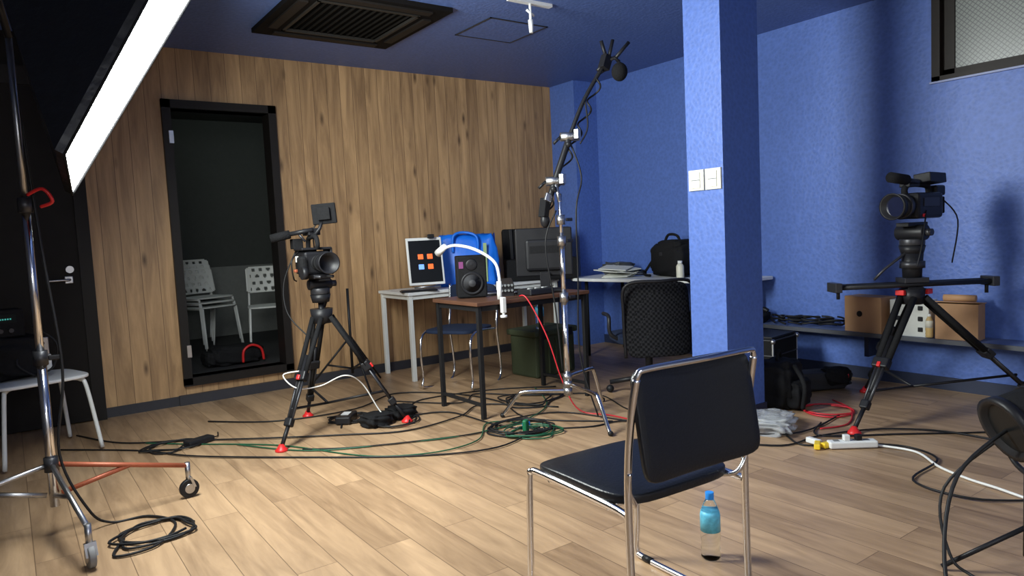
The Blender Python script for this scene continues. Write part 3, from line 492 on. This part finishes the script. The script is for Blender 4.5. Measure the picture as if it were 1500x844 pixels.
# ---------------------------------------------------------------- white chairs
def whitechair(name,loc,yaw,stack=1,mat=white,holes=True):
    g=G(name,loc,yaw)
    for k in range(stack):
        dz=.045*k; dy=-.02*k
        bm=bmesh.new(); nx,nz=44,26; W,Hh=.42,.25
        grid=[[bm.verts.new((-W/2+W*i/nx*1.0, -.2+dy-.05*(j/nz)+.05*((i/nx-.5)*2)**2, .56+dz+Hh*j/nz)) for j in range(nz+1)] for i in range(nx+1)]
        for i in range(nx):
            for j in range(nz):
                x=-W/2+W*(i+.5)/nx; z=Hh*(j+.5)/nz
                hx=((x+.035*((int(z/.0625))%2))%.07)-.035; hz=(z%.0625)-.031
                if holes and hx*hx+hz*hz<.017**2 and abs(x)<.17 : continue
                if (abs(x)/(W/2))**6+(abs(z-Hh/2)/(Hh/2))**6>1.15: continue
                bm.faces.new((grid[i][j],grid[i+1][j],grid[i+1][j+1],grid[i][j+1]))
        bmesh.ops.delete(bm,geom=[v for v in bm.verts if not v.link_faces],context='VERTS')
        ob=fin(g,'back_%d'%k,bm,mat,True); so=ob.modifiers.new('s','SOLIDIFY'); so.thickness=.008
        superpad(g,'seat_%d'%k,(0,dy,.44+dz),(.42,.41,.02),mat)
        for s in (-1,1): tube(g,'frame_%d_%d'%(k,s),[(.19*s,-.235+dy,.8+dz),(.19*s,-.2+dy,.56+dz),(.195*s,-.17+dy,.43+dz),(.21*s,-.24+dy,.012+dz*.9)],.010,whitem); tubes(g,'leg_%d_%d'%(k,s),[[(.19*s,.16+dy,.43+dz),(.21*s,.21+dy,.012+dz*.9)],[(.19*s,.16+dy,.43+dz),(.19*s,-.17+dy,.43+dz)]],.010,whitem)
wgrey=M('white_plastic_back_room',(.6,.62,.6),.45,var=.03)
whitechair('white_stacking_chair',(1.60,7.38,RZ),math.radians(205),3,wgrey)
whitechair('white_stacking_chair',(2.02,6.75,RZ),math.radians(165),1,wgrey)
g=G('duffel_bag',(1.56,6.35,RZ),.1); softbag(g,'body',(0,0,.085),(.46,.24,.17),blackm); tube(g,'red_strap',[(.02,-.125,.02),(.03,-.13,.12),(.1,-.13,.16),(.18,-.13,.12),(.2,-.125,.02)],.011,red); softbag(g,'end_pocket',(-.22,0,.075),(.1,.19,.12),blackm)
g=G('white_stool',(.08,4.98,0),.3)
superpad(g,'seat',(0,0,.45),(.50,.44,.028),white)
for i,(sx,sy) in enumerate([(-1,-1),(1,-1),(1,1),(-1,1)]): tube(g,'leg_%d'%i,[(sx*.15,sy*.13,.44),(sx*.19,sy*.16,.43),(sx*.21,sy*.19,.38),(sx*.25,sy*.23,.012)],.012,whitem)
g=G('audio_gear_bag',(-.02,5.02,.466),.2); softbag(g,'body',(0,0,.13),(.36,.28,.26),blackm,jit=.1); box(g,'recorder',(-.04,-.03,.33),(.22,.14,.16),blackm,bevel=.01); box(g,'display',(-.02,-.103,.36),(.1,.003,.05),M('lcd_off',(.008,.012,.012),.4,ior=1.2))
boxes('display_digits',[((-.05+i*.012,-.108,.352),(-.043+i*.012,-.105,.360)) for i in range(5)],leds,g)
for i in range(3): cyl(g,'knob_%d'%i,(-.1+.05*i,-.1,.29),(-.1+.05*i,-.115,.29),.012,dgrey)
box(g,'silver_clip',(.16,-.1,.18),(.03,.03,.1),steel); box(g,'side_transmitter',(.15,-.08,.08),(.07,.04,.09),white); tubes(g,'cables',[[(.1,-.1,.3),(.2,-.16,.2),(.18,-.15,.06),(.1,-.15,.02)],[(.05,-.1,.2),(.0,-.16,.1),(.08,-.17,.02)]],.006,rubber,True)
# ---------------------------------------------------------------- right side
g=G('low_wall_shelf',(4.88,2.3,.36),world=True)
boxes('plank',[((4.76,.2,.345),(4.999,3.55,.37))],M('grey_shelf_top',(.12,.16,.3),.5),g); boxes('edge_strip',[((4.752,.2,.345),(4.762,3.55,.373))],M('dull_edge',(.07,.075,.09),.5),g)
for i,y in enumerate((.3,1.4,2.5,3.5)): boxes('bracket_%d'%i,[((4.8,y,.2),(4.999,y+.03,.345))],baseblue,g)
g=G('plywood_box',(4.86,2.52,.37),-.15); box(g,'carcass',(0,0,.125),(.16,.28,.25),tan,bevel=.003); cyl(g,'port',(-.081,.02,.13),(-.086,.02,.13),.02,black)
g=G('white_junction_box',(4.86,2.23,.37),.05); box(g,'case',(0,0,.12),(.14,.24,.24),paper)
for i,z in enumerate((.19,.12,.05)):
    for j in (-1,1): box(g,'socket_%d_%d'%(i,j),(-.073,j*.07,z),(.008,.03,.03),black)
g=G('cardboard_box',(4.86,1.95,.37),.1); box(g,'carton',(0,0,.115),(.14,.24,.23),M('cardboard',(.40,.23,.12),.8)); box(g,'flap',(-.01,0,.235),(.15,.26,.006),tan,R3(y=.1)); cyl(g,'roll',(0,-.09,.26),(0,.09,.26),.022,tan)
bottle(4.79,2.10,.375,.15,.023,white,cream,M('tea',(.5,.35,.15),.2))
g=G('cable_pile',(4.86,3.0,.37),world=True)
for k in range(5):
    cx,cy=4.86,2.80+.11*k; tubes(g,'loop_%d'%k,[[(cx+.07*math.cos(t*.5+k),cy+.09*math.sin(t*.5),.385+.012*abs(math.sin(t*.7))+.002*t) for t in range(26)]],.007,rubber,True,k=2)
g=G('desk_telephone',(4.86,3.43,.37),.2); box(g,'base',(0,0,.035),(.18,.16,.06),blackm,R3(y=-.15),.01); tube(g,'handset',[(-.0,-.09,.09),(0,-.05,.105),(0,.05,.105),(0,.09,.09)],.02,black)
g=G('flight_case',(4.48,3.16,0),math.radians(8)); box(g,'case',(0,0,.18),(.38,.42,.30),blackm,bevel=.004)
for i,(sx,sy) in enumerate([(-1,-1),(1,-1),(1,1),(-1,1)]):
    box(g,'corner_edge_%d'%i,(sx*.187,sy*.207,.18),(.012,.012,.31),alu)
    for z in (.035,.325): ball(g,'corner_ball_%d_%d'%(i,int(z*1000)),(sx*.19,sy*.21,z),.018,steel)
    cyl(g,'castor_%d'%i,(sx*.14-.01,sy*.16,.02),(sx*.14+.01,sy*.16,.02),.02,rubber)
for z in (.03,.22,.33): box(g,'edge_x_%d'%int(z*1000),(-.19,0,z),(.008,.42,.01),dgrey); box(g,'edge_y_%d'%int(z*1000),(0,-.21,z),(.38,.008,.01),dgrey)
box(g,'latch',(-.197,0,.2),(.012,.05,.06),steel); box(g,'open_top_tray',(0,0,.345),(.36,.4,.02),black)
g=G('folded_easel',(4.1,3.3,0),world=True)
tubes(g,'frame',[[(4.26,3.44,.69),(4.12,3.02,.012)],[(4.20,3.48,.69),(4.04,3.06,.012)],[(4.26,3.44,.69),(4.20,3.48,.69)]],.012,blackm)
g=G('black_backpack',(3.93,2.62,0),.3); softbag(g,'body',(0,0,.15),(.36,.24,.30),blackm,jit=.08); softbag(g,'front_pocket',(-.02,-.12,.1),(.26,.12,.18),blackm); tube(g,'strap',[(-.1,-.12,.28),(-.18,-.2,.18),(-.15,-.18,.03)],.014,blackm); tube(g,'handle',[(-.05,0,.3),(0,0,.35),(.05,0,.3)],.01,blackm)
g=G('tripod_carry_bag',(4.42,2.70,0),math.radians(-25)); softbag(g,'body',(0,0,.07),(.58,.17,.14),M('grey_black_nylon',(.025,.025,.028),.6,ior=1.3),jit=.05); softbag(g,'pocket',(.15,-.05,.1),(.2,.12,.12),blackm); box(g,'red_zip_pull',(.2,-.1,.1),(.03,.01,.03),red)
g=G('clear_plastic_bag',(3.46,2.36,0),.5); softbag(g,'film',(0,0,.035),(.38,.22,.08),film,jit=.2); box(g,'papers_inside',(0,0,.03),(.24,.14,.012),paper)
g=G('power_strip',(3.42,1.87,0),math.radians(-38)); box(g,'body',(0,0,.022),(.24,.055,.036),white,bevel=.008)
for i in range(4): box(g,'outlet_%d'%i,(-.08+i*.05,0,.041),(.028,.024,.002),grey,bevel=0)
for i in range(2): box(g,'plug_%d'%i,(-.03+.06*i,0,.055),(.03,.03,.03),black if i else white)
g=G('cable_connectors',(3.33,1.99,0),.2)
for i,(x,y,a) in enumerate([(-.04,0,.3),(.02,.04,1.2),(.0,-.04,-.4)]): box(g,'plug_%d'%i,(x,y,.018),(.08,.03,.028),yellow if i!=1 else white,R3(z=a),.005)
g=G('fresnel_light',(2.52,.85,0),world=True); hc=V((2.58,.835,.51)); ax=V((-.75,.5,-.35)).normalized()
cyl(g,'housing',hc-ax*.14,hc+ax*.06,.085,blackm,.10,bevel=.01); lathe(g,'bezel',hc+ax*.06,ax,[(.105,0),(.108,.03),(.09,.03),(.08,.01)],black); cyl(g,'lens',hc+ax*.062,hc+ax*.075,.08,M('fresnel_glass',(.008,.009,.010),.3,ior=1.3))
for i in range(5): cyl(g,'fin_%d'%i,hc-ax*(.11-.02*i),hc-ax*(.105-.02*i),.098,black)
tube(g,'yoke',[hc+V((.08,.1,0)),hc+V((.07,.08,-.14)),hc+V((0,0,-.18)),hc+V((-.07,-.09,-.14)),hc+V((-.08,-.1,0))],.009,black)
cyl(g,'stand_tube',(2.58,.835,.06),(2.58,.835,.34),.014,black)
for i in range(3): a=i*2.094+.2; d=V((math.cos(a),math.sin(a),0)); tubes(g,'leg_%d'%i,[[V((2.58,.835,.16)),V((2.58,.835,.012))+d*.25]],.008,black)
tube(g,'lamp_cable',[(2.58,.86,.5),(2.35,.95,.35),(2.15,.9,.12),(2.0,.75,.01),(1.9,.6,.01),(2.1,.5,.01)],.006,rubber,k=7)
tube(g,'signal_cable',[(2.64,.9,.45),(2.5,1.05,.25),(2.42,1.0,.06),(2.4,.9,.01),(2.2,.6,.01)],.005,rubber,k=7)
# ---------------------------------------------------------------- floor cables
def cable(name,pts,mat,r=.0045,jit=.0):
    g=G(name,(pts[0][0],pts[0][1],0),world=True); P=[]
    for p in pts: P.append((p[0]+random.uniform(-jit,jit),p[1]+random.uniform(-jit,jit),p[2] if len(p)>2 else r+random.uniform(0,.006)))
    tube(g,'cable',P,r,mat,k=7)
def loops(cx,cy,R,n,wob=.3):
    out=[]; ph=random.uniform(0,6)
    for i in range(n*8): a=ph+i*math.pi/4; q=R*(1+random.uniform(-wob,wob)); out.append((cx+q*math.cos(a)+random.uniform(-.02,.02),cy+q*math.sin(a)*.9,.006+.004*(i/8)))
    return out
cable('green_cable',[(.6,4.75),(.84,4.53),(1.2,4.1),(1.45,3.62),(1.6,3.42),(1.85,3.3),(2.1,3.35),(2.35,3.6),(2.5,3.5),(2.45,3.2)],green,.004,.02)
cable('green_cable',[(1.0,4.3),(1.3,3.85),(1.7,3.6),(2.1,3.5),(2.5,3.45),(2.9,3.7),(3.2,4.2)],green,.004,.03)
cable('green_cable_coil',loops(2.42,3.25,.15,4),green,.004)
cable('black_cable_coil',loops(2.42,3.35,.17,5),rubber,.005)
cable('black_cable',[(.3,5.3),(.5,4.9),(.84,4.6),(1.2,4.3),(1.6,4.0),(1.9,3.8),(2.3,3.85),(2.6,4.0),(2.9,3.6)],rubber,.005,.03)
cable('black_cable',[(.2,5.0),(.55,4.6),(.8,4.2),(1.25,3.75),(1.7,3.35),(2.1,3.15),(2.5,3.3)],rubber,.005,.02)
cable('black_cable',[(1.6,4.2),(1.8,4.4),(2.1,4.3),(2.4,4.5),(2.9,4.4),(3.3,4.1)],rubber,.005,.03)
cable('black_cable',[(2.0,4.1),(2.3,4.0),(2.4,3.4),(2.7,3.1),(2.95,3.0),(3.1,2.6),(3.4,2.2),(3.9,2.2)],rubber,.005,.03)
cable('black_cable',[(1.0,5.0),(1.4,4.7),(1.9,4.6),(2.3,4.8),(2.6,4.5),(2.7,4.0),(2.6,3.5),(2.9,3.1)],rubber,.005,.03)
cable('black_cable',[(1.3,3.9),(1.5,3.7),(1.9,3.55),(2.2,3.45),(2.45,3.6),(2.8,3.5),(3.0,3.1),(3.05,2.7)],rubber,.0045,.03)
cable('black_cable',[(2.2,4.6),(2.5,4.2),(2.75,4.3),(3.0,4.0),(3.3,3.7),(3.2,3.2),(3.2,3.0)],rubber,.0045,.03)
cable('black_cable_coil',loops(1.95,4.05,.13,3),rubber,.005); cable('black_cable_coil',loops(.72,4.55,.13,3),rubber,.005)
cable('black_cable_coil',loops(2.9,3.9,.2,3),rubber,.005); cable('black_cable_coil',loops(1.75,4.35,.12,3),rubber,.005)
cable('black_cable_coil',loops(.42,3.2,.14,3,.15),rubber,.0055)
cable('red_cable',[(2.72,3.72,.76),(2.74,3.66,.74),(2.80,3.55,.5),(2.86,3.48,.2),(2.92,3.4,.02),(3.0,3.2),(3.05,2.9),(3.25,2.6)],redc,.0045)
cable('red_cable_coil',loops(3.98,2.34,.15,2,.15),redc,.005)
cable('red_cable',[(3.6,2.15),(3.8,2.1),(4.1,2.25),(4.25,2.45)],redc,.0045)
cable('white_cable',[(3.52,1.79),(3.55,1.62),(3.4,1.45),(3.33,1.3),(3.28,1.15),(3.2,.95),(3.0,.8)],whitec,.006)
cable('black_cable',[(3.36,2.2),(3.28,2.05),(3.45,1.9),(3.6,1.7),(3.5,1.5),(3.15,1.45),(3.1,1.2),(3.3,1.0)],rubber,.005)
cable('black_cable',[(3.0,2.4),(3.2,2.1),(3.5,2.05),(3.8,1.9),(4.0,1.6),(3.9,1.2),(3.6,1.0)],rubber,.005,.03)
cable('black_cable',[(4.6,1.2),(4.2,1.5),(3.8,1.8),(3.5,2.1),(3.7,2.2)],rubber,.005,.02)
cable('white_cable',[(1.36,4.1,.42),(1.28,4.15,.40),(1.34,4.1,.32),(1.5,4.15,.30),(1.62,4.05,.36),(1.75,4.1,.28),(1.85,4.1,.1),(1.9,4.05,.01)],whitec,.004)
g=G('power_adapter',(.86,4.5,0),.4); box(g,'brick',(0,0,.02),(.17,.07,.035),black,bevel=.008); tubes(g,'lead',[[(.085,0,.02),(.14,.02,.01),(.2,.1,.008)]],.004,rubber,True)
g=G('power_adapter',(1.72,4.32,0),.9); box(g,'brick',(0,0,.03),(.18,.1,.05),black,bevel=.01); box(g,'white_mark',(0,-.0,.057),(.08,.05,.002),white,bevel=0)
g=G('sandbag',(1.93,4.12,0),.2); softbag(g,'left_pouch',(-.1,0,.04),(.2,.16,.08),blackm,jit=.1); softbag(g,'right_pouch',(.11,.02,.04),(.2,.16,.08),blackm,jit=.1)
g=G('green_plug_block',(2.40,3.28,0),.4); box(g,'block',(0,0,.04),(.04,.03,.08),M('green_plastic',(.01,.12,.05),.4),bevel=.01); box(g,'blue_plug',(.09,.05,.02),(.05,.03,.03),bluep)
# ---------------------------------------------------------------- camera
f=1032.9; th,p,ro=[math.radians(a) for a in (54.39,4.41,2.75)]
Fv=V((math.cos(th)*math.cos(p),math.sin(th)*math.cos(p),-math.sin(p))); R0=V((math.sin(th),-math.cos(th),0)); U0=R0.cross(Fv)
Rv=math.cos(ro)*R0-math.sin(ro)*U0; Uv=math.cos(ro)*U0+math.sin(ro)*R0
cam=bpy.data.objects.new('camera',bpy.data.cameras.new('camera')); COL.objects.link(cam)
cam.matrix_world=Mx((( Rv.x,Uv.x,-Fv.x,0),(Rv.y,Uv.y,-Fv.y,0),(Rv.z,Uv.z,-Fv.z,1.17),(0,0,0,1)))
cam.data.sensor_width=36; cam.data.lens=f/1500*36; cam.data.clip_start=.02; sc.camera=cam
w=bpy.data.worlds.new('world'); sc.world=w; w.use_nodes=True; w.node_tree.nodes['Background'].inputs[0].default_value=(.5,.6,.7,1); w.node_tree.nodes['Background'].inputs[1].default_value=.3
sc.view_settings.view_transform='Standard'
